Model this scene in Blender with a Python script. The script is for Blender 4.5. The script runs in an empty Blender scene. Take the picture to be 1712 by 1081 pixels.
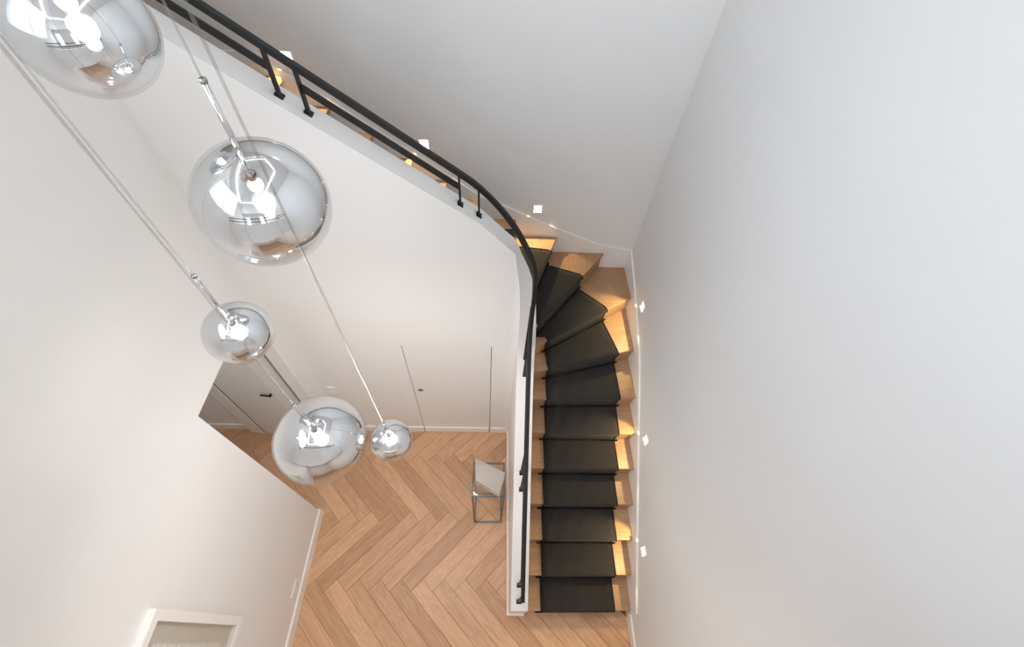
import bpy, math, random
from mathutils import Matrix, Vector
random.seed(7)
S = bpy.context.scene
COL = S.collection

# ------------------------------------------------------------------ camera
CAMZ = 5.2
cam_d = bpy.data.cameras.new('camera'); cam = bpy.data.objects.new('camera', cam_d); COL.objects.link(cam)
cam_d.sensor_width = 36.0; cam_d.lens = 36.0*716.0/1712.0; cam_d.clip_start = 0.02
def _v(px, py): return Vector((px-856.0, -(py-540.5), -716.0))
_Z = -_v(811, 1069).normalized()
_Y = _v(849, -430); _Y = (_Y - _Y.dot(_Z)*_Z).normalized()
_X = _Y.cross(_Z)
M = Matrix((_X, _Y, _Z)).to_4x4(); M.translation = Vector((0, 0, CAMZ))
cam.matrix_world = M
S.camera = cam

# ------------------------------------------------------------------ colour management, world, large lights
S.view_settings.view_transform = 'Standard'; S.view_settings.look = 'None'
S.view_settings.exposure = 0.0; S.view_settings.gamma = 1.0; S.view_settings.use_curve_mapping = False
S.cycles.use_denoising = True
S.cycles.max_bounces = 10; S.cycles.diffuse_bounces = 6; S.cycles.glossy_bounces = 6; S.cycles.transparent_max_bounces = 12
S.cycles.sample_clamp_indirect = 6.0; S.cycles.caustics_reflective = False; S.cycles.caustics_refractive = False
w = bpy.data.worlds.new('world'); S.world = w; w.use_nodes = True
w.node_tree.nodes['Background'].inputs[0].default_value = (0.72, 0.83, 1.0, 1)
w.node_tree.nodes['Background'].inputs[1].default_value = 2.2

def area(name, loc, direction, sx, sy, power, color, spread=180):
    l = bpy.data.lights.new(name, 'AREA'); l.shape = 'RECTANGLE'; l.size = sx; l.size_y = sy
    l.energy = power; l.color = color; l.spread = math.radians(spread)
    o = bpy.data.objects.new(name, l); COL.objects.link(o); o.location = loc
    o.rotation_euler = Vector(direction).to_track_quat('-Z', 'Y').to_euler()
    return o
def point(name, loc, power, color, r=0.05):
    l = bpy.data.lights.new(name, 'POINT'); l.energy = power; l.color = color; l.shadow_soft_size = r
    o = bpy.data.objects.new(name, l); COL.objects.link(o); o.location = loc; return o
def spot(name, loc, direction, power, color, deg, blend=.15, r=.01):
    l = bpy.data.lights.new(name, 'SPOT'); l.energy = power; l.color = color; l.spot_size = math.radians(deg)
    l.spot_blend = blend; l.shadow_soft_size = r
    o = bpy.data.objects.new(name, l); COL.objects.link(o); o.location = loc
    o.rotation_euler = Vector(direction).to_track_quat('-Z', 'Y').to_euler(); return o
DAY = (0.60, 0.79, 1.0); WARM = (1.0, 0.97, 0.935); NEUT = (1.0, 0.955, 0.91)
area('daylight_left_window', (-1.99, 0.0, 5.52), (3.4, 2.4, -1.9), 1.7, 1.25, 23, DAY, 105)
area('daylight_rear_window', (-1.15, -4.34, 5.1), (0, 1, -0.1), .6, 1.6, 62, (0.80, 0.90, 1.0))
area('daylight_rear_window', (0.85, -4.34, 5.1), (0, 1, -0.1), .6, 1.6, 62, (0.80, 0.90, 1.0))
area('ground_fill_light', (-0.3, -1.8, 3.355), (0, 0, -1), 2.4, 2.2, 36, WARM)  # added fill to light the ground floor, no such lamp known there
area('hallway_fill_light', (-3.0, 1.5, 2.68), (0, 0, -1), .3, .3, 4.5, WARM)  # added only to brighten the hallway, no lamp known there

# ------------------------------------------------------------------ helpers
class MB:
    def __init__(s): s.v = []; s.f = []
    def add(s, vs, fs):
        n = len(s.v); s.v += [tuple(p) for p in vs]; s.f += [tuple(i+n for i in f) for f in fs]; return s
    def box(s, x0, x1, y0, y1, z0, z1):
        v = [(x0,y0,z0),(x1,y0,z0),(x1,y1,z0),(x0,y1,z0),(x0,y0,z1),(x1,y0,z1),(x1,y1,z1),(x0,y1,z1)]
        return s.hexa(v)
    def hexa(s, v):
        return s.add(v, [(0,3,2,1),(4,5,6,7),(0,1,5,4),(1,2,6,5),(2,3,7,6),(3,0,4,7)])
    def prism(s, poly, z0, z1):
        n = len(poly); v = [(x,y,z0) for x,y in poly]+[(x,y,z1) for x,y in poly]
        return s.add(v, [tuple(reversed(range(n))), tuple(range(n,2*n))]+[(i,(i+1)%n,(i+1)%n+n,i+n) for i in range(n)])
    def sweep(s, rings, closed=False, cap=True):
        n = len(rings[0]); m = len(rings); v = [p for r in rings for p in r]; f = []
        for i in range(m-1 if not closed else m):
            for k in range(n):
                a = i*n+k; b = i*n+(k+1)%n; j = (i+1)%m; f.append((a, b, j*n+(k+1)%n, j*n+k))
        if cap and not closed: f += [tuple(reversed(range(n))), tuple((m-1)*n+k for k in range(n))]
        return s.add(v, f)
    def tube(s, pts, r, n=10):
        pts = [Vector(p) for p in pts]; rings = []
        for i, p in enumerate(pts):
            d = (pts[min(i+1,len(pts)-1)]-pts[max(i-1,0)]).normalized()
            a = d.cross(Vector((0,0,1)) if abs(d.z) < .95 else Vector((1,0,0))).normalized(); b = d.cross(a)
            rr = r[i] if isinstance(r, (list, tuple)) else r
            rings.append([p+rr*(math.cos(t)*a+math.sin(t)*b) for t in [2*math.pi*k/n for k in range(n)]])
        return s.sweep(rings)
    def bar(s, pts, w, h):
        # rectangular bar following pts; w horizontal, h vertical-ish
        pts = [Vector(p) for p in pts]; rings = []
        for i, p in enumerate(pts):
            d = (pts[min(i+1,len(pts)-1)]-pts[max(i-1,0)]).normalized()
            side = Vector((d.y, -d.x, 0)).normalized(); up = side.cross(d)
            rings.append([p+side*a*w/2+up*b*h/2 for a,b in ((-1,-1),(1,-1),(1,1),(-1,1))])
        return s.sweep(rings)
    def lathe(s, prof, n=48, c=(0,0,0)):
        m = len(prof); v = [(c[0]+r*math.cos(2*math.pi*k/n), c[1]+r*math.sin(2*math.pi*k/n), c[2]+z) for r,z in prof for k in range(n)]
        f = [(i*n+k, i*n+(k+1)%n, (i+1)*n+(k+1)%n, (i+1)*n+k) for i in range(m-1) for k in range(n)]
        return s.add(v, f)
    def build(s, name, mat, parent=None, loc=None, smooth=False, bevel=0, label=None, kind=None, cat=None, group=None, auto=None):
        me = bpy.data.meshes.new(name); me.from_pydata(s.v, [], s.f)
        import bmesh
        bm = bmesh.new(); bm.from_mesh(me); bmesh.ops.recalc_face_normals(bm, faces=bm.faces); bm.to_mesh(me); bm.free()
        if mat: me.materials.append(mat)
        if smooth: me.polygons.foreach_set('use_smooth', [True]*len(me.polygons))
        if auto is not None: me.set_sharp_from_angle(angle=math.radians(auto))
        o = bpy.data.objects.new(name, me); COL.objects.link(o)
        if loc: o.location = loc
        if parent: o.parent = parent
        if bevel:
            b = o.modifiers.new('bevel', 'BEVEL'); b.width = bevel; b.segments = 2; b.limit_method = 'ANGLE'
        tag(o, label, cat, group, kind)
        return o
def tag(o, label=None, cat=None, group=None, kind=None):
    if label: o['label'] = label
    if cat: o['category'] = cat
    if group: o['group'] = group
    if kind: o['kind'] = kind
    return o
def empty(name, loc=(0,0,0), **k):
    o = bpy.data.objects.new(name, None); COL.objects.link(o); o.location = loc; o.empty_display_size = .1
    return tag(o, **k)

def mat(name, color, rough=.5, metal=0, spec=.5, emit=None, es=0, coat=0):
    m = bpy.data.materials.new(name); m.use_nodes = True; p = m.node_tree.nodes['Principled BSDF']
    p.inputs['Base Color'].default_value = (*color, 1); p.inputs['Roughness'].default_value = rough
    p.inputs['Metallic'].default_value = metal; p.inputs['Specular IOR Level'].default_value = spec
    p.inputs['Coat Weight'].default_value = coat
    if emit: p.inputs['Emission Color'].default_value = (*emit, 1); p.inputs['Emission Strength'].default_value = es
    return m
def nd(m, t, **k):
    n = m.node_tree.nodes.new(t)
    for a, b in k.items(): setattr(n, a, b)
    return n
def lk(m, a, b): m.node_tree.links.new(a, b)

def plaster(name, color, rough=.6):
    m = mat(name, color, rough, spec=.3); p = m.node_tree.nodes['Principled BSDF']
    tc = nd(m, 'ShaderNodeTexCoord'); n = nd(m, 'ShaderNodeTexNoise'); n.inputs['Scale'].default_value = 90; n.inputs['Detail'].default_value = 4
    b = nd(m, 'ShaderNodeBump'); b.inputs['Strength'].default_value = .05; b.inputs['Distance'].default_value = .002
    lk(m, tc.outputs['Object'], n.inputs['Vector']); lk(m, n.outputs['Fac'], b.inputs['Height']); lk(m, b.outputs['Normal'], p.inputs['Normal'])
    return m
def wood(name, dark, light, axis=0, rnd=.35, scale=1.0, rough=.42):
    m = mat(name, light, rough, spec=.4); p = m.node_tree.nodes['Principled BSDF']
    tc = nd(m, 'ShaderNodeTexCoord'); oi = nd(m, 'ShaderNodeObjectInfo')
    mul = nd(m, 'ShaderNodeVectorMath', operation='SCALE'); mul.inputs[0].default_value = (37, 17, 29); lk(m, oi.outputs['Random'], mul.inputs['Scale'])
    add = nd(m, 'ShaderNodeVectorMath', operation='ADD'); lk(m, tc.outputs['Object'], add.inputs[0]); lk(m, mul.outputs[0], add.inputs[1])
    mp = nd(m, 'ShaderNodeMapping'); lk(m, add.outputs[0], mp.inputs['Vector'])
    sc = [scale*9]*3; sc[axis] = scale*0.9; mp.inputs['Scale'].default_value = sc
    n1 = nd(m, 'ShaderNodeTexNoise'); n1.inputs['Scale'].default_value = 1.6; n1.inputs['Detail'].default_value = 3; n1.inputs['Distortion'].default_value = .6
    lk(m, mp.outputs[0], n1.inputs['Vector'])
    # growth rings: sine of the warped noise
    ms = nd(m, 'ShaderNodeMath', operation='MULTIPLY'); ms.inputs[1].default_value = 46; lk(m, n1.outputs['Fac'], ms.inputs[0])
    sn = nd(m, 'ShaderNodeMath', operation='SINE'); lk(m, ms.outputs[0], sn.inputs[0])
    mr = nd(m, 'ShaderNodeMapRange'); mr.inputs['From Min'].default_value = -1; mr.inputs['From Max'].default_value = 1; lk(m, sn.outputs[0], mr.inputs['Value'])
    # fine fibres
    mp2 = nd(m, 'ShaderNodeMapping'); sc2 = [scale*120]*3; sc2[axis] = scale*4; mp2.inputs['Scale'].default_value = sc2; lk(m, add.outputs[0], mp2.inputs['Vector'])
    n2 = nd(m, 'ShaderNodeTexNoise'); n2.inputs['Scale'].default_value = 1.0; n2.inputs['Detail'].default_value = 3; lk(m, mp2.outputs[0], n2.inputs['Vector'])
    mx = nd(m, 'ShaderNodeMix', data_type='FLOAT'); mx.inputs[0].default_value = .38; lk(m, mr.outputs[0], mx.inputs[2]); lk(m, n2.outputs['Fac'], mx.inputs[3])
    mn = nd(m, 'ShaderNodeMix', data_type='FLOAT'); mn.inputs[0].default_value = .50; lk(m, n1.outputs['Fac'], mn.inputs[2]); lk(m, mx.outputs[0], mn.inputs[3])
    md = nd(m, 'ShaderNodeMix', data_type='FLOAT'); md.inputs[0].default_value = rnd; lk(m, mn.outputs[0], md.inputs[2]); lk(m, oi.outputs['Random'], md.inputs[3])
    cr = nd(m, 'ShaderNodeValToRGB'); cr.color_ramp.elements[0].position = .15; cr.color_ramp.elements[0].color = (*dark, 1)
    cr.color_ramp.elements[1].position = .85; cr.color_ramp.elements[1].color = (*light, 1); lk(m, md.outputs[0], cr.inputs[0])
    # knots
    vo = nd(m, 'ShaderNodeTexVoronoi'); vo.inputs['Scale'].default_value = 4.2; lk(m, add.outputs[0], vo.inputs['Vector'])
    kr = nd(m, 'ShaderNodeMapRange'); kr.inputs['From Min'].default_value = .02; kr.inputs['From Max'].default_value = .055; kr.inputs['To Min'].default_value = .45; kr.inputs['To Max'].default_value = 1
    lk(m, vo.outputs['Distance'], kr.inputs['Value'])
    km = nd(m, 'ShaderNodeVectorMath', operation='SCALE'); lk(m, cr.outputs[0], km.inputs[0]); lk(m, kr.outputs[0], km.inputs['Scale'])
    lk(m, km.outputs[0], p.inputs['Base Color'])
    b = nd(m, 'ShaderNodeBump'); b.inputs['Strength'].default_value = .08; b.inputs['Distance'].default_value = .002
    lk(m, n2.outputs['Fac'], b.inputs['Height']); lk(m, b.outputs['Normal'], p.inputs['Normal'])
    return m

WALL = plaster('white_plaster', (.80, .79, .775))
CEIL = plaster('white_ceiling', (.86, .86, .86))
TRIM = mat('white_lacquer', (.86, .84, .815), .3, spec=.5)
DOORP = mat('white_door_lacquer', (.80, .79, .775), .4)
OAKF = wood('oak_plank', (.41, .222, .118), (.71, .435, .262), 0, .38)
OAKX = wood('oak_stair_across', (.34, .190, .100), (.48, .290, .160), 0, .15, 1.2)
OAKY = wood('oak_stair_along', (.34, .190, .100), (.48, .290, .160), 1, .15, 1.2)
DARK = mat('gap_hole_shade', (.09, .05, .03), .9)  # dark brown standing for the shade in hinge gap and socket holes
SUBF = mat('dark_oak_joint', (.22, .115, .06), .8)
GAP = mat('door_gap_shade', (.38, .36, .33), .9)  # grey that stands for the shade in the flush door's gaps
BLACK = mat('black_powder_coated_steel', (.008, .008, .008), .45, metal=.0, spec=.35)
RODM = mat('black_stair_rod', (.01, .01, .01), .35, metal=.6)
CHROME = mat('polished_chrome', (.75, .75, .76), .08, metal=1)
STEEL = mat('brushed_steel', (.35, .33, .31), .3, metal=1)
GREYM = mat('grey_metal', (.13, .14, .14), .4, metal=.7)
CREAM = mat('cream_mount', (.68, .63, .54), .8)
PAPER = mat('crinkled_white_paper', (.80, .77, .69), .8)
PLAST = mat('white_plastic', (.85, .83, .80), .35)
BIND = mat('carpet_binding', (.008, .007, .007), .9)
CARPET = mat('charcoal_carpet', (.045, .038, .034), .95, spec=.15)
_p = CARPET.node_tree.nodes['Principled BSDF']; _p.inputs['Sheen Weight'].default_value = .08; _p.inputs['Sheen Roughness'].default_value = .6
_t = nd(CARPET, 'ShaderNodeTexCoord'); _n = nd(CARPET, 'ShaderNodeTexNoise'); _n.inputs['Scale'].default_value = 260; _n.inputs['Detail'].default_value = 2
_r = nd(CARPET, 'ShaderNodeValToRGB'); _r.color_ramp.elements[0].color = (.018,.0150,.0140,1); _r.color_ramp.elements[1].color = (.040,.034,.032,1)
_b = nd(CARPET, 'ShaderNodeBump'); _b.inputs['Strength'].default_value = .5; _b.inputs['Distance'].default_value = .004
lk(CARPET, _t.outputs['Object'], _n.inputs['Vector']); lk(CARPET, _n.outputs['Fac'], _r.inputs[0]); lk(CARPET, _r.outputs[0], _p.inputs['Base Color'])
lk(CARPET, _n.outputs['Fac'], _b.inputs['Height']); lk(CARPET, _b.outputs['Normal'], _p.inputs['Normal'])
LENS = mat('lit_lamp_lens', (1, 1, 1), .5, emit=(1, .95, .86), es=6)
LED = mat('led_strip', (1, 1, 1), .5, emit=(1, .97, .95), es=17)
BULB = mat('lit_bulb', (1, 1, 1), .5, emit=(1, .95, .9), es=80)
PANE = mat('window_glass', (1, 1, 1), .02)

def schlick(m, ior, extra=0.0):
    lw = nd(m, 'ShaderNodeLayerWeight'); lw.inputs['Blend'].default_value = .5
    pw = nd(m, 'ShaderNodeMath', operation='POWER'); pw.inputs[1].default_value = 4.5; lk(m, lw.outputs['Facing'], pw.inputs[0])
    f0 = ((ior-1)/(ior+1))**2*1.8+extra
    ma = nd(m, 'ShaderNodeMath', operation='MULTIPLY_ADD', use_clamp=True); ma.inputs[1].default_value = .75*(1-f0); ma.inputs[2].default_value = f0
    lk(m, pw.outputs[0], ma.inputs[0]); return ma
def thin_glass(name, tint=(1, 1, 1), ior=1.45, extra=0.0, rough=0.0):
    m = bpy.data.materials.new(name); m.use_nodes = True; nt = m.node_tree; nt.nodes.clear()
    out = nd(m, 'ShaderNodeOutputMaterial'); t = nd(m, 'ShaderNodeBsdfTransparent'); t.inputs[0].default_value = (*tint, 1)
    g = nd(m, 'ShaderNodeBsdfGlossy'); g.inputs['Roughness'].default_value = rough
    ad = schlick(m, ior, extra)
    mx = nd(m, 'ShaderNodeMixShader'); lk(m, ad.outputs[0], mx.inputs[0]); lk(m, t.outputs[0], mx.inputs[1]); lk(m, g.outputs[0], mx.inputs[2]); lk(m, mx.outputs[0], out.inputs[0])
    return m
GLASS = thin_glass('clear_glass', (.97, .975, .98), 1.35)
CABLE = thin_glass('clear_cable', (.86, .85, .84), 1.45, .03, .3)
ACRYL = None
PANE = thin_glass('window_glass', (.96, .98, .98), 1.4)
# graded mirror: chrome at the top fading into clear glass at the bottom (object z from -1 to 1)
def graded_mirror():
    m = bpy.data.materials.new('graded_chrome_glass'); m.use_nodes = True; nt = m.node_tree; nt.nodes.clear()
    out = nd(m, 'ShaderNodeOutputMaterial'); t = nd(m, 'ShaderNodeBsdfTransparent')
    g = nd(m, 'ShaderNodeBsdfGlossy'); g.inputs['Roughness'].default_value = 0.0; g.inputs['Color'].default_value = (.86, .875, .89, 1)
    tc = nd(m, 'ShaderNodeTexCoord'); sp = nd(m, 'ShaderNodeSeparateXYZ'); lk(m, tc.outputs['Generated'], sp.inputs[0])
    r = nd(m, 'ShaderNodeValToRGB'); e = r.color_ramp.elements
    e[0].position = .10; e[0].color = (.12,)*3+(1,); e[1].position = .42; e[1].color = (.90,)*3+(1,)
    lk(m, sp.outputs['Z'], r.inputs[0])
    fr = schlick(m, 1.4)
    mxm = nd(m, 'ShaderNodeMath', operation='MAXIMUM'); lk(m, r.outputs[0], mxm.inputs[0]); lk(m, fr.outputs[0], mxm.inputs[1])
    mx = nd(m, 'ShaderNodeMixShader'); lk(m, mxm.outputs[0], mx.inputs[0]); lk(m, t.outputs[0], mx.inputs[1]); lk(m, g.outputs[0], mx.inputs[2]); lk(m, mx.outputs[0], out.inputs[0])
    return m
MIRROR = graded_mirror()

# ------------------------------------------------------------------ room shell
XL, XR, YD, YB = -1.85, 1.445, 2.13, 3.30      # left wall, right wall, door wall, rear stair wall
CEILZ, UPZ = 6.4, 3.69
T = .12
ST = dict(kind='structure')
b = MB()
b.box(XL-T, XL, -4.2, 1.149, 0, 4.85)
b.box(XL-T, XL, -4.2, -0.9, 4.85, 6.2); b.box(XL-T, XL, 0.9, 1.149, 4.85, 6.2); b.box(XL-T, XL, -4.2, 1.149, 6.2, CEILZ)
b.box(XL-T, XL, 1.149, 2.0, 2.574, CEILZ)
b.box(XL-T, XL, 2.0, YD+.153, 0, CEILZ)
b.build('wall_left', WALL, **ST)
MB().box(XR, XR+T, -4.2, YB+T, 0, CEILZ).build('wall_right', WALL, **ST)
MB().box(-4.6, XR, YB, YB+T, 0, CEILZ).build('wall_back', WALL, **ST)
b = MB()
b.box(XL-T, XR, -4.2-T, -4.2, 0, 4.3); b.box(XL-T, XR, -4.2-T, -4.2, 5.9, CEILZ)
for q0, q1 in ((XL-T, -1.45), (-.85, .55), (1.15, XR)): b.box(q0, q1, -4.2-T, -4.2, 4.3, 5.9)
b.build('wall_front', WALL, **ST)
MB().box(-4.6, XR+T, -4.2-T, YB+T, CEILZ, CEILZ+.1).build('ceiling', CEIL, **ST)
# gallery and landing slabs on the upper floor
MB().box(XL, XR, -4.2, -0.56, UPZ-.3, UPZ).build('floor_gallery', OAKX, **ST)
MB().box(-4.6, -1.60, YD+.155, YB, UPZ-.25, UPZ).build('floor_landing', OAKX, **ST)
# hallway beyond the opening
b = MB(); b.box(-4.4, XL-T, .75, .87, 0, 2.7); b.build('wall_hallway_front', WALL, **ST)
MB().box(-4.4-T, -4.4, .75, YD+.16, 0, 2.7).build('wall_hallway_side', WALL, **ST)
MB().box(-4.4-T, XL-T, .75, YD+.16, 2.7, 2.8).build('ceiling_hallway', CEIL, **ST)
MB().box(-4.4-T, XL-T, YD, YD+.153, 0, 2.7).build('wall_hallway_back', WALL, **ST)
MB().box(-4.6-T, -4.6, YD, YB+T, 2.8, CEILZ).build('wall_landing_side', WALL, **ST)
MB().box(-4.6, XL-T, YD+.02, YD+.153, 2.8, CEILZ).build('wall_landing_front', WALL, **ST)

# curved parapet wall: stations (outer point, inner point, top height)
RO, TH = .08, .153
XO, YO = .222, YD
cx, cy = XO-RO, YO-RO
stn = []
def line_up(x): return 3.46-.715*(x+.22)
def line_lo(y): return .612+.7*(y-.209)
DX0, DX1 = -.822, -.006
for x in (XL, -1.6, -1.3, DX0, -.6, -.4, -.2, -.1, DX1, .04, .09):
    z = line_up(x)
    z -= max(0, (x+.1))*.35
    stn.append(((x, YO), (x, YO+TH), z))
ang_z = [(90,3.12),(82,3.045),(77,2.99),(68,2.92),(60,2.86),(52,2.785),(45,2.71),(38,2.625),(31,2.52),(24,2.385),(18,2.28),(12,2.185),(6,2.10),(0,2.02)]
RI = .233; ix, iy = XO+TH-RI, YO+TH-RI
for a, z in ang_z:
    c, s_ = math.cos(math.radians(a)), math.sin(math.radians(a))
    stn.append(((cx+RO*c, cy+RO*s_), (ix+RI*c, iy+RI*s_), z))
for y, z in ((2.0,1.935),(1.94,1.865),(1.86,1.785),(1.76,1.705),(1.66,line_lo(1.66)+.008),(1.5,line_lo(1.5)),(1.0,line_lo(1.0)),(.6,line_lo(.6)),(.205,line_lo(.205))):
    stn.append(((XO, y), (XO+TH, y), z))
b = MB()
rings = []
DTOP = 1.945
for (o, i, z) in stn:
    rings.append([(o[0],o[1],0),(o[0],o[1],z),(i[0],i[1],z),(i[0],i[1],0)])
k0 = [k for k, s_ in enumerate(stn) if abs(s_[0][0]-DX0) < 1e-6][0]; k1 = [k for k, s_ in enumerate(stn) if abs(s_[0][0]-DX1) < 1e-6][0]
b.sweep(rings[:k0+1])
up = []
for (o, i, z) in stn[k0:k1+1]:
    up.append([(o[0],o[1],DTOP),(o[0],o[1],z),(i[0],i[1],z),(i[0],i[1],DTOP)])
b.sweep(up)
b.sweep(rings[k1:])
b.build('wall_stair', WALL, smooth=True, auto=35, **ST)
MB().box(DX0-.02, DX1+.02, YD+.045, YD+.06, 0, DTOP+.02).build('door_gap_backing', GAP, kind='structure')  # added backing sheet, its colour gives the door gaps their shade

# flush door in the stair wall
d1 = empty('door_1', (DX0, YD, 0), kind='structure', label='flush white door under the stairs with small round pull', cat='door')
g = .006
b = MB(); b.box(g, DX1-DX0-g, .0, .04, .004, DTOP); b.build('door_leaf', DOORP, d1)
kx = -.748-DX0
kb = MB().lathe([(.0,.0),(.018,.0),(.018,.003),(.026,.003),(.026,.0)], 24); o = kb.build('round_pull', STEEL, d1, smooth=True, auto=40); o.rotation_euler = (math.radians(90),0,0); o.location = (kx, -.001, 1.093)
kb = MB().lathe([(.0,.0),(.007,.0),(.009,.004),(.0,.006)], 16); o = kb.build('pull_button', CHROME, o, smooth=True); o.location = (0,0,.0005)

# hallway door with casing, slightly splayed in the hallway back wall
hd = empty('door_2', (-2.97, YD-.005, 0), kind='structure', label='white hallway door with lever handle beyond the opening', cat='door'); hd.rotation_euler = (0, 0, math.radians(-6))
MB().box(.04, .20, -.045, .03, 0, 2.62).build('door_frame', TRIM, hd, bevel=.004)
MB().box(.78, .93, -.045, .03, 0, 2.62).build('door_frame', TRIM, hd, bevel=.004)
MB().box(.20, .78, -.045, .03, 2.36, 2.62).build('door_frame', TRIM, hd, bevel=.004)
MB().box(.212, .775, -.035, .03, .006, 2.352).build('door_leaf', DOORP, hd, bevel=.002)
MB().box(.199, .2125, -.0352, .03, 0, 2.36).build('hinge_gap_shade', DARK, hd)  # solid dark strip painted in for the shade of the hinge gap
hb = MB(); hb.box(.652, .76, -.066, -.052, 1.160, 1.182); hb.box(.742, .76, -.066, -.03, 1.160, 1.182); hb.build('door_handle', BLACK, hd, bevel=.003)

# ------------------------------------------------------------------ herringbone floor
fl = MB().box(-4.5, XR, -4.2, YD+.1, -.05, -.013).build('floor', SUBF, kind='structure')
MB().box(XL, XR, -4.2, -2.15, -.012, -.001).build('floor_front', OAKX, kind='structure')
PW, PL = .155, .935
def plank_mesh():
    e = .0010; c = .0012
    x0, x1, y0, y1 = e, PL-e, e, PW-e
    b = MB()
    ring = lambda i, z: [(x0+i,y0+i,z),(x1-i,y0+i,z),(x1-i,y1-i,z),(x0+i,y1-i,z)]
    b.sweep([ring(0,-.013), ring(0,-c), ring(c,0)])
    return b
pmesh = plank_mesh()
first = None; npl = 0
ox, oy = -1.428-math.sqrt(2)*PW, .400
r2 = math.sqrt(2)
def add_plank(u, v, vert):
    global first, npl
    # rotated frame (u,v) -> world
    cu, cv = (u+PL/2, v+PW/2) if not vert else (u+PW/2, v+PL/2)
    wx = ox+(cu+cv)/r2; wy = oy+(cv-cu)/r2
    ok = (XL-.25 < wx < XR+.1 and -2.1 < wy < YD+.12) or (-4.3 < wx <= XL-.25 and .8 < wy < YD+.12)
    if wx > .55 and wy > .75: ok = False
    if not ok: return
    if first is None: o = pmesh.build('plank', OAKF, fl); first = o
    else:
        o = first.copy(); COL.objects.link(o); o.parent = fl
    if not vert:
        o.location = (ox+(u+v)/r2, oy+(v-u)/r2, 0); o.rotation_euler = (0,0,math.radians(-45))
    else:
        # plank rotated by +90 in the frame, origin at its lower right corner
        uu, vv = u+PW, v
        o.location = (ox+(uu+vv)/r2, oy+(vv-uu)/r2, 0); o.rotation_euler = (0,0,math.radians(45))
    npl += 1
for j in range(-4, 5):
    for k in range(-30, 40):
        add_plank(k*PW+j*PL, k*PW-j*PL, False)
        add_plank(k*PW+j*PL, k*PW+PW-j*PL, True)
print('planks', npl)

# ------------------------------------------------------------------ baseboards and skirts
def base(name, pts_out, h=.13, t=.016):
    """pts_out: list of (x,y,nx,ny): line along the wall face and the direction into the room"""
    b = MB(); rings = []
    for x, y, nx, ny in pts_out:
        rings.append([(x,y,0),(x+nx*t,y+ny*t,0),(x+nx*t,y+ny*t,h-.008),(x+nx*(t-.006),y+ny*(t-.006),h),(x,y,h)])
    b.sweep(rings); return b.build(name, TRIM, **ST)
base('baseboard_left', [(XL,-4.2,1,0),(XL,1.149,1,0)])
MB().box(XL-.12, XL+.016, 1.149, 1.163, 0, .13).build('baseboard_opening', TRIM, **ST)
base('baseboard_back_left', [(XL,YD,0,-1),(DX0-.001,YD,0,-1)])
MB().box(.008, DX1-DX0-.018, -.016, 0, .006, .13).build('baseboard', TRIM, d1, bevel=.003)
base('baseboard_back_right', [(DX1+.004,YD,0,-1),(.222,YD,0,-1)])
base('baseboard_stair', [(XO,YD,-1,0),(XO,.205,-1,0)])
base('baseboard_stair_end', [(XO-.016,.205,0,-1),(XO+TH,.205,0,-1)])
base('baseboard_right', [(XR,-4.2,-1,0),(XR,.19,-1,0)])
base('baseboard_hallway', [(-4.4,YD,0,-1),(-2.93,YD,0,-1)])
# stair skirts (stepped boards rising with the stair, square-cut tops)
def skirt(name, pts, face, thick, along):
    b = MB(); rings = []
    for s_, z in pts:
        zb = max(0, z-.62)
        if along == 'y': rings.append([(face,s_,zb),(face+thick,s_,zb),(face+thick,s_,z),(face,s_,z)])
        else: rings.append([(s_,face,zb),(s_,face+thick,zb),(s_,face+thick,z),(s_,face,z)])
    b.sweep(rings); return b.build(name, TRIM, bevel=.003, **ST)
skirt('trim_2', [(.19,.345),(.774,.735),(2.14,1.675),(2.25,1.735),(2.89,1.975),(3.298,2.10)], XR-.02, .02, 'y')
skirt('trim_3', [(XR-.02,2.10),(1.068,2.17),(.618,2.36),(.079,2.61),(-.144,2.71),(-.693,3.115),(-1.526,3.70),(-1.72,3.84),(-4.6,3.84)], YB-.02, .02, 'x')

# ------------------------------------------------------------------ staircase
RS = .205
st = empty('staircase', (.9, .22, 0), label='oak winder staircase curving up along the right and rear walls', cat='staircase')
NOS = {}
for n in range(1, 8): NOS[n] = ((.36, .222+.28*(n-1)), (XR-.018, .222+.28*(n-1)))
NOS[7] = ((.36, 1.875), (XR-.018, 1.914))
NOS[8] = ((.36, 2.050), (XR-.018, 2.340))
NOS[9] = ((.33, 2.172), (XR-.018, 2.856))
NOS[10] = ((.33, 2.215), (1.154, 3.282))
NOS[11] = ((.245, 2.225), (.623, 3.282))
NOS[12] = ((.145, 2.278), (.198, 3.282))
for n in range(13, 19): NOS[n] = ((-.157-.283*(n-13), YD+TH-.01), (-.157-.283*(n-13), 3.282))
CORN = (XR-.018, 3.282)
offs = Matrix.Translation((-.9, -.22, 0))
def perp(n):
    L, R_ = NOS[n]; d = Vector((R_[0]-L[0], R_[1]-L[1])).normalized(); return Vector((-d.y, d.x))   # pointing up the stair
def shp(b, *a, **k):
    o = b.build(*a, **k); return o
def loc2(p): return (p[0]-.9, p[1]-.22)
for n in range(1, 18):
    L, R_ = NOS[n]; L2, R2 = NOS[n+1]
    inw = perp(n+1)*.03
    L2 = (L2[0]+inw.x, L2[1]+inw.y); R2b = (R2[0]+inw.x, R2[1]+inw.y)
    poly = [L, R_]
    if n == 9: poly.append(CORN)
    if n == 9: R2b = (R2b[0], 3.282)
    if n >= 10: R2b = (R2b[0], 3.282)
    if n < 9: R2b = (XR-.018, R2b[1])
    poly += [R2b, L2]
    z = n*RS
    MB().prism([loc2(p) for p in poly], z-.036, z).build('tread', OAKX if n < 10 else OAKY, st, bevel=.006)
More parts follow.
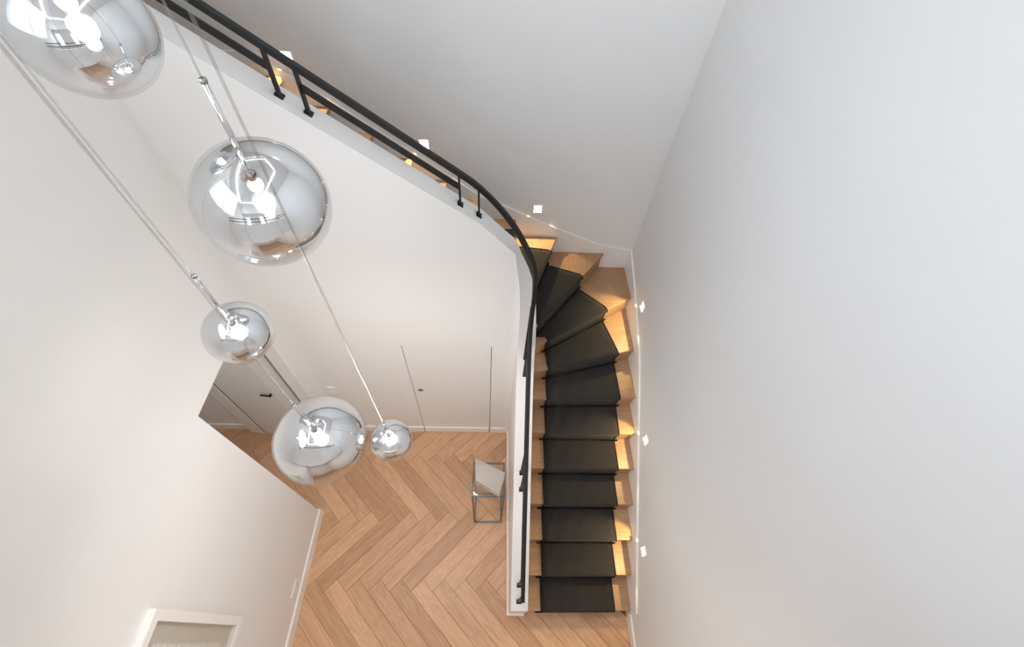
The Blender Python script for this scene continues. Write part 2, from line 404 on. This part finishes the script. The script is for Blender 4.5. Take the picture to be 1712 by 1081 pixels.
for n in range(1, 19):
    L, R_ = NOS[n]; p = perp(n); a = p*.022; c = p*.042
    q = [(L[0]+a.x, L[1]+a.y), (R_[0]+a.x, min(R_[1]+a.y, 3.282)), (R_[0]+c.x, min(R_[1]+c.y, 3.282)), (L[0]+c.x, L[1]+c.y)]
    q = [(min(x, XR-.018), y) for x, y in q]
    MB().prism([loc2(x) for x in q], (n-1)*RS, n*RS-.034).build('riser', OAKX if n < 10 else OAKY, st)
MB().prism([loc2(p) for p in [(-1.571,YD+TH-.01),(-1.571,3.282),(-1.66,3.282),(-1.66,YD+TH-.01)]], UPZ-.034, UPZ+.001).build('tread', OAKY, st, bevel=.006)

# carpet runner
CL = {n: (.538, NOS[n][0][1]) for n in range(1, 7)}
CR_ = {n: (1.262, NOS[n][0][1]) for n in range(1, 7)}
def on(n, t):
    L, R_ = NOS[n]; return (L[0]+t*(R_[0]-L[0]), L[1]+t*(R_[1]-L[1]))
def atx_(n, x):
    L, R_ = NOS[n]; return on(n, (x-L[0])/(R_[0]-L[0]))
def aty_(n, y):
    L, R_ = NOS[n]; return on(n, (y-L[1])/(R_[1]-L[1]))
CL[7] = atx_(7,.540); CR_[7] = atx_(7,1.266)
CL[8] = atx_(8,.544); CR_[8] = atx_(8,1.256)
CL[9] = atx_(9,.522); CR_[9] = atx_(9,1.148)
CL[10] = atx_(10,.415); CR_[10] = atx_(10,.885)
CL[11] = aty_(11,2.40); CR_[11] = aty_(11,3.065)
CL[12] = aty_(12,2.42); CR_[12] = aty_(12,3.114)
for n in range(13, 19): CL[n] = aty_(n, 2.44); CR_[n] = aty_(n, 3.12)
rows = []
def row(n, off, z, wid=1.0):
    p = perp(n); L, R_ = CL[n], CR_[n]
    rows.append((Vector((L[0]+p.x*off, L[1]+p.y*off, z)), Vector((R_[0]+p.x*off, R_[1]+p.y*off, z))))
creases = []
for n in range(1, 19):
    zb, zt = (n-1)*RS, n*RS
    row(n, .014, zb+.003 if n == 1 else zb+.010)
    creases.append((n, rows[-1]))
    row(n, .010, zt-.075); row(n, .0, zt-.045)
    row(n, -.009, zt-.028); row(n, -.010, zt-.012); row(n, -.004, zt+.003); row(n, .010, zt+.009)
    if n < 18:
        row(n, .04, zt+.010)
        # towards the next riser foot
        a = rows[-1]; pn = perp(n+1); L, R_ = CL[n+1], CR_[n+1]
        e0 = Vector((L[0]+pn.x*.002, L[1]+pn.y*.002, zt+.010)); e1 = Vector((R_[0]+pn.x*.002, R_[1]+pn.y*.002, zt+.010))
        for t in (.33, .66): rows.append((a[0].lerp(e0, t), a[1].lerp(e1, t)))
        rows.append((e0, e1))
    else: row(n, .35, zt+.010)
b = MB(); NC = 12; v = []
for (l, r_) in rows:
    for k in range(NC+1): v.append(l.lerp(r_, k/NC))
f = [(i*(NC+1)+k, i*(NC+1)+k+1, (i+1)*(NC+1)+k+1, (i+1)*(NC+1)+k) for i in range(len(rows)-1) for k in range(NC)]
b.add(v, f)
run = b.build('stair_runner', CARPET, smooth=True, label='charcoal carpet runner with black bound edges climbing the oak staircase', cat='carpet')
so = run.modifiers.new('solid', 'SOLIDIFY'); so.thickness = .009; so.offset = -1
MB().tube([l+Vector((0,0,.001)) for l, r_ in rows], .0055, 6).build('binding', BIND, run, smooth=True)
MB().tube([r_+Vector((0,0,.001)) for l, r_ in rows], .0055, 6).build('binding', BIND, run, smooth=True)
rod0 = None
for n, (l, r_) in creases:
    p = perp(n); d = (r_-l).normalized(); dz = Vector((0,0,.013 if n > 1 else .014)); bk = Vector((p.x, p.y, 0))*(-.012)
    ext = .045
    MB().tube([l-d*ext+dz+bk, r_+d*.03+dz+bk], .008, 8).build('stair_rod', RODM, run, smooth=True)

# ------------------------------------------------------------------ railing
rail = empty('stair_railing', (.295, .3, .65), label='black steel railing on the curved white stair parapet', cat='railing')
ro = Vector((-.295, -.3, -.65))
YM = YD+TH/2
pts = []
def rail_up(x): return 3.675-.725*(x+.208)
for x in (-1.84, -1.4, -1.0, -.6, -.3, -.15): pts.append((x, YM, rail_up(x)))
pts += [(-.08, YM, 3.565), (-.01, YM+.002, 3.488), (.08, 2.198, 3.375), (.155, 2.172, 3.27), (.212, 2.13, 3.18), (.26, 2.08, 3.105), (.286, 2.03, 3.00), (.293, 2.0, 2.84)]
def rail_lo(y): return 1.13+.755*(y-.245)
XM = XO+TH/2-.005
pts += [(XM, 1.985, 2.67), (XM, 1.945, 2.50), (XM, 1.86, 2.385), (XM, 1.75, 2.275), (XM, 1.5, rail_lo(1.5)), (XM, 1.0, rail_lo(1.0)), (XM, .6, rail_lo(.6)), (XM, .243, rail_lo(.243))]
def catmull(P, n=5):
    P = [Vector(p) for p in P]; out = []
    for i in range(len(P)-1):
        a = P[max(i-1,0)]; b_ = P[i]; c = P[i+1]; d = P[min(i+2,len(P)-1)]
        for k in range(n):
            t = k/n; out.append(.5*((2*b_)+(c-a)*t+(2*a-5*b_+4*c-d)*t*t+(3*b_-a-3*c+d)*t**3))
    return out+[P[-1]]
fine = catmull(pts)
for _ in range(8):      # relax the rail into one fair curve
    fine = [fine[0]]+[(fine[i-1]+2*fine[i]+fine[i+1])/4 for i in range(1, len(fine)-1)]+[fine[-1]]
MB().bar([p+ro for p in fine], .030, .031).build('handrail', BLACK, rail, bevel=.002)
def post(base_z, top_z, x, y, flat_x, slope_dir):
    # flat_x: thin in x (upper flight) or thin in y (lower flight)
    w_, d_ = (.011, .034) if flat_x else (.034, .011)
    o = MB().box(x-w_/2+ro.x, x+w_/2+ro.x, y-d_/2+ro.y, y+d_/2+ro.y, base_z+ro.z, top_z+ro.z).build('post', BLACK, rail, bevel=.001)
    # sloped plate lying on the parapet top
    pw, pl, th = .046, .034, .007
    sl = -.715 if flat_x else .7
    b = MB(); v = []
    for dz in (.0, th):
        for sx, sy in ((-1,-1),(1,-1),(1,1),(-1,1)):
            if flat_x: X_, Y_ = sx*pl/2, sy*pw/2; Z_ = sl*X_
            else: X_, Y_ = sx*pw/2, sy*pl/2; Z_ = sl*Y_
            v.append((x+X_+ro.x, y+Y_+ro.y, base_z+Z_+dz+ro.z))
    b.hexa(v); b.build('base_plate', BLACK, o, bevel=.001)
def up_z(x): return line_up(x)-max(0, x+.1)*.35
UPX = (-1.10, -.983, -.224, -.108)
for x in UPX: post(up_z(x), rail_up(x)-.01 if x < -.15 else 3.58, x, YM, True, 1)
LOY = [(2.03-.02, 1.90), (1.905, 1.805), (1.205, line_lo(1.205)), (1.085, line_lo(1.085)), (.390, line_lo(.390)), (.272, line_lo(.272))]
def rail_at(y):
    ys = [p for p in pts if p[0] == XM]
    for a, c in zip(ys, ys[1:]):
        if c[1] <= y <= a[1]: t = (y-a[1])/(c[1]-a[1]); return a[2]+t*(c[2]-a[2])
    return 2.7
for y, z in LOY: post(z, rail_at(y)-.01, XM, y, False, 1)
def low_up(x): return rail_up(x)-.098
def lbar(p0, p1): MB().bar([Vector(p0)+ro, Vector(p1)+ro], .012, .034).build('lower_rail', BLACK, rail, bevel=.001)
lbar((-1.84, YM, low_up(-1.84)), (-1.10, YM, low_up(-1.10)))
lbar((-.983, YM, low_up(-.983)), (-.224, YM, low_up(-.224)))
def low_lo(y): return rail_lo(y)-.24
lbar((XM, 1.905, low_lo(1.905)), (XM, 1.205, low_lo(1.205)))
lbar((XM, 1.085, low_lo(1.085)), (XM, .390, low_lo(.390)))

# ------------------------------------------------------------------ recessed step lights
def step_light(name_label, p, normal, grp):
    e = empty('step_light', p, label=name_label, cat='light', group=grp)
    h = .036
    if abs(normal[0]) > .5:
        MB().box(-.006, 0, -h, h, -h, h).build('lens', LENS, e)
        fb = MB(); fb.box(-.007,0,-h-.002,-h,-h-.002,h+.002); fb.box(-.007,0,h,h+.002,-h-.002,h+.002); fb.box(-.007,0,-h,h,h,h+.004); fb.box(-.016,0,-h,h,-h-.004,-h)  # deeper bottom lip added to block the light close to the wall
        fb.build('frame', PLAST, e)
    else:
        MB().box(-h, h, -.006, 0, -h, h).build('lens', LENS, e)
        fb = MB(); fb.box(-h-.004,-h,-.007,0,-h-.004,h+.004); fb.box(h,h+.004,-.007,0,-h-.004,h+.004); fb.box(-h,h,-.007,0,h,h+.004); fb.box(-h,h,-.016,0,-h-.004,-h)  # same added lip, cuts the light off along the wall
        fb.build('frame', PLAST, e)
    n = Vector(normal)
    s_ = spot('step_spot', (0,0,0), n*.55+Vector((0,0,-1)), 15, (1.0, .79, .38), 100, .25, .001)
    s_.parent = e; s_.location = n*.0075+Vector((0,0,.018))
    return e
SL = 'square recessed step lights'
step_light('square step light in right wall near foot of stairs', (XR, .647, .854), (-1,0,0), SL)
step_light('middle square step light of three in the right wall', (XR, 1.477, 1.444), (-1,0,0), SL)
step_light('square step light in right wall beside the winder treads', (XR, 2.58, 2.038), (-1,0,0), SL)
step_light('square step light in rear wall nearest the room corner', (.396, YB, 2.587), (0,-1,0), SL)
step_light('square step light in rear wall just above middle of handrail', (-.607, YB, 3.201), (0,-1,0), SL)
step_light('uppermost square step light on rear wall, partly behind handrail', (-1.492, YB, 3.814), (0,-1,0), SL)

# ------------------------------------------------------------------ pendants
def pendant(label, x, y, z, r, stem_top, stem_r, power, canopy=False):
    e = empty('pendant_lamp', (x, y, z), label=label, cat='lamp', group='chrome glass globe pendants')
    N = 48
    def ell(R_, sz, zo=0, a0=0.0, a1=math.pi):
        return [(R_*math.sin(a0+(a1-a0)*i/N), zo+R_*sz*math.cos(a0+(a1-a0)*i/N)) for i in range(N+1)]
    hole = math.asin(.016/r)
    MB().lathe(ell(r, 1.0, 0, hole, math.pi-.001), 72).build('glass_shell', GLASS, e, smooth=True)
    gl = MB().lathe(ell(r*.97, .985, 0, math.asin(.016/(r*.95)), math.pi-.001), 72).build('mirror_globe', MIRROR, e, smooth=True)
    MB().tube([(0,0,r*.55),(0,0,stem_top-z)], stem_r, 16).build('stem', CHROME, e, smooth=True)
    MB().lathe([(stem_r*.3, stem_top-z+.004),(stem_r*1.1, stem_top-z+.003),(stem_r*1.15, stem_top-z-.004),(stem_r, stem_top-z-.01)], 16).build('stem_cap', STEEL, e, smooth=True)
    MB().tube([(0,0,stem_top-z),(0,0,CEILZ-z-.03)], .0030, 8).build('cable', CABLE, e, smooth=True)
    br = .022 if r > .15 else .014
    MB().lathe([(br*math.sin(math.pi*i/12)+.0001, r*.36+br*math.cos(math.pi*i/12)) for i in range(13)], 16).build('bulb', BULB, e, smooth=True)
    MB().lathe([(.012, r*.36+br*.8),(.014, r*.36+br*1.5),(.014, r*.56),(.004, r*.58)], 16).build('lamp_socket', CHROME, e, smooth=True)
    pl = point('bulb_glow', (0,0,0), power, (1, .975, .955), .03); pl.parent = e; pl.location = (0,0,r*.05)
    return e
pendant('chrome glass globe pendant cut off by the top left corner', -1.057, 1.254, 4.716, .16, 4.716+.33, .008, 6)
pendant('largest whole chrome glass globe pendant at upper left', -.744, 1.136, 4.278, .20, 4.66, .0085, 14)
pendant('mid-sized chrome globe pendant hanging in front of the opening top', -.999, .980, 3.766, .125, 4.095, .007, 22)
pendant('large chrome globe pendant hanging low left above the floor', -.771, .743, 3.268, .20, 3.639, .0085, 44)
pendant('smallest chrome globe pendant hanging lowest above the oak floor', -.474, .773, 3.189, .10, 3.39, .0055, 32)
can = MB().lathe([(0,0),(.42,0),(.43,-.006),(.43,-.03),(.42,-.032),(0,-.032)], 64); can.build('ceiling_rose', CHROME, None, (-.80,.97,CEILZ), smooth=True, auto=40, label='round chrome ceiling plate carrying the pendant cables', cat='ceiling plate')

# ------------------------------------------------------------------ picture, socket, switch
pic = empty('picture_frame', (XL, .15, 1.22), label='white box-framed relief picture on the left wall near bottom edge', cat='picture')
W_, Hh = .82, 1.06; fw = .055; fd = .042
b = MB()
b.box(0, fd, -W_, 0, 0, fw); b.box(0, fd, -W_, 0, Hh-fw, Hh); b.box(0, fd, -fw, 0, fw, Hh-fw); b.box(0, fd, -W_, -W_+fw, fw, Hh-fw)
b.build('frame', TRIM, pic, bevel=.002)
MB().box(.002, .008, -W_+fw, -fw, fw, Hh-fw).build('mount', CREAM, pic)
b = MB(); ny, nz = 46, 60; v = []
from mathutils import noise
for j in range(nz+1):
    for i in range(ny+1):
        y = -W_+.155+(W_-.31)*i/ny; z = .15+(Hh-.30)*j/nz
        ed = min(i, ny-i, j, nz-j)
        q = Vector((y*26, z*26, 1.3)); h = abs(noise.noise(q))*.012+abs(noise.noise(q*2.3))*.007
        jx = noise.noise(q*1.7)*.008 if ed == 0 else 0
        v.append((.010+h if ed else .009, y+jx, z+jx))
f = [(j*(ny+1)+i, j*(ny+1)+i+1, (j+1)*(ny+1)+i+1, (j+1)*(ny+1)+i) for j in range(nz) for i in range(ny)]
b.add(v, f); b.build('relief_artwork', PAPER, pic)
MB().box(.034, .036, -W_+fw, -fw, fw, Hh-fw).build('glazing', GLASS, pic)

so = empty('wall_socket', (XL, .41, .25), label='white double power socket on left wall above the baseboard', cat='socket')
MB().box(0, .009, -.08, .08, -.042, .042).build('plate', PLAST, so, bevel=.002)
for yy in (-.038, .038):
    rr = MB().lathe([(.0,-.002),(.019,-.002),(.021,.0),(.022,.0015)], 20).build('socket_insert', PLAST, so, smooth=True); rr.rotation_euler = (0, math.radians(90), 0); rr.location = (.0095, yy, 0)
    h = MB(); h.box(-.004,.004,-.011,-.007,0,.003); h.box(-.004,.004,.007,.011,0,.003); h.build('pin_holes', DARK, rr)
sw = empty('light_switch', (-1.67, YD, 1.06), label='white light switch plate on rear lower wall just right of opening', cat='switch')
MB().box(-.044, .044, -.009, 0, -.075, .075).build('plate', PLAST, sw, bevel=.002)
MB().box(-.034, .034, -.013, -.009, .003, .066).build('rocker', PLAST, sw, bevel=.0015)
MB().box(-.034, .034, -.013, -.009, -.066, -.003).build('rocker', PLAST, sw, bevel=.0015)

# ------------------------------------------------------------------ pedestal and acrylic block
ped = empty('pedestal_stand', (-.004, 1.215, 0), label='grey metal open-frame pedestal stand against the stair wall', cat='stand')
px0, px1, py0, py1, ph, q = -.153, .153, -.16, .16, 1.08, .014
def legb(x, y): MB().box(x, x+q, y, y+q, 0, ph-q).build('leg', GREYM, ped, bevel=.001)
legb(px0, py0); legb(px1-q, py0); legb(px0, py1-q); legb(px1-q, py1-q)
for z, nm in ((0, 'lower_frame'), (ph-q, 'top_frame')):
    b = MB(); b.box(px0+q*(z == 0), px1-q*(z == 0), py0, py0+q, z, z+q); b.box(px0+q*(z == 0), px1-q*(z == 0), py1-q, py1, z, z+q)
    b.box(px0, px0+q, py0+q, py1-q, z, z+q); b.box(px1-q, px1, py0+q, py1-q, z, z+q); b.build(nm, GREYM, ped)
MB().box(px0+q, px1-q, py0+q, py1-q, ph-.006, ph-.001).build('glass_top', GLASS, ped)
ACR = bpy.data.materials.new('frosted_acrylic'); ACR.use_nodes = True; _p = ACR.node_tree.nodes['Principled BSDF']
_p.inputs['Base Color'].default_value = (.93, .92, .90, 1); _p.inputs['Transmission Weight'].default_value = .55; _p.inputs['Roughness'].default_value = .12; _p.inputs['IOR'].default_value = 1.3
ab = empty('acrylic_block', (-.02, 1.20, ph), label='tilted clear acrylic block sculpture on top of the grey stand', cat='sculpture')
ax, ay = -.02, 1.20
top = [(-.138,1.345),(.150,1.208),(.098,1.022),(-.125,1.145)]; bot = [(-.188,1.292),(.120,1.205),(.112,1.065),(-.173,1.175)]
zt = [.225+.06*(p[0]+.004)+.13*(p[1]-1.18) for p in top]
v = [(p[0]-ax, p[1]-ay, 0) for p in bot]+[(p[0]-ax, p[1]-ay, z) for p, z in zip(top, zt)]
MB().hexa([v[0],v[3],v[2],v[1],v[4],v[7],v[6],v[5]]).build('block_body', thin_glass('acrylic_clear', (.93,.92,.90), 1.5, .05, .12), ab, bevel=.003)
def inset(k, zz, sc=.86):
    cxx = sum(p[0] for p in top)/4; cyy = sum(p[1] for p in top)/4
    return [(cxx+(p[0]-cxx)*sc-ax, cyy+(p[1]-cyy)*sc-ay) for p in top]
cav = inset(0, 0, .95)
b = MB(); zs = [z-.012 for z in zt]; vv = [(p[0], p[1], z-.10) for p, z in zip(cav, zs)]+[(p[0], p[1], z) for p, z in zip(cav, zs)]
fm = bpy.data.materials.new('acrylic_frosted'); fm.use_nodes = True; fm.node_tree.nodes.clear()
_o = nd(fm, 'ShaderNodeOutputMaterial'); _a = nd(fm, 'ShaderNodeBsdfTransparent'); _d = nd(fm, 'ShaderNodeBsdfDiffuse'); _d.inputs[0].default_value = (.86,.83,.80,1)
_m = nd(fm, 'ShaderNodeMixShader'); _m.inputs[0].default_value = .30; lk(fm, _a.outputs[0], _m.inputs[1]); lk(fm, _d.outputs[0], _m.inputs[2]); lk(fm, _m.outputs[0], _o.inputs[0])
b.hexa([vv[0],vv[3],vv[2],vv[1],vv[4],vv[7],vv[6],vv[5]]).build('frosted_core', fm, ab)

# ------------------------------------------------------------------ upper storey seen in the mirrors
MB().box(-1.3, .6, -.05, -.03, 0, .001)
def windowf(name, org, axis, w_, h_):
    e = empty(name, org, kind='structure', label=None)
    t = .05
    def bx(a0,a1,z0,z1,nm,m,d0=-.06,d1=0.0):
        if axis == 'y': MB().box(d0,d1,a0,a1,z0,z1).build(nm, m, e)
        else: MB().box(a0,a1,d0,d1,z0,z1).build(nm, m, e)
    bx(0,t,0,h_,'window_frame',TRIM); bx(w_-t,w_,0,h_,'window_frame',TRIM); bx(t,w_-t,0,t,'window_frame',TRIM); bx(t,w_-t,h_-t,h_,'window_frame',TRIM)
    bx(w_/2-.025,w_/2+.025,t,h_-t,'mullion',TRIM)
    bx(t,w_/2-.025,t,h_-t,'pane',PANE,-.033,-.028); bx(w_/2+.025,w_-t,t,h_-t,'pane',PANE,-.033,-.028)
windowf('window_1', (XL, -.9, 4.85), 'y', 1.8, 1.35)
windowf('window_2', (-1.45, -4.2, 4.3), 'x', .6, 1.6)
windowf('window_3', (.55, -4.2, 4.3), 'x', .6, 1.6)
led = MB()
cor = [(-1.35,-1.3),(.45,-1.3),(.45,1.9),(-.45,2.6),(-1.35,1.9)]
for a, c in zip(cor, cor[1:]+cor[:1]): led.bar([(a[0],a[1],CEILZ-.012),(c[0],c[1],CEILZ-.012)], .035, .02)
led.build('ceiling_light_strip', LED, label='thin glowing light strip outline on the ceiling, mirrored in globes', cat='light')
gr = empty('gallery_railing', (0, -.46, UPZ), label='black gallery railing behind the viewpoint, mirrored in the globes', cat='railing')
MB().box(XL+.01, XR-.01, -.02, .02, .98, 1.01).build('handrail', BLACK, gr)
MB().box(XL+.01, XR-.01, -.006, .006, .84, .875).build('lower_rail', BLACK, gr)
for x in (-1.7,-1.58,-.55,-.43,.55,.67,1.3): MB().box(x-.005,x+.006,-.017,.017,0,.98).build('post', BLACK, gr)
MB().box(XL, XR, -.56, -.42, UPZ-.3, 4.42).build('wall_gallery', WALL, **ST)
MB().box(XL, XR, -4.2, -.42, UPZ-.32, UPZ-.30).build('ceiling_ground', CEIL, **ST)
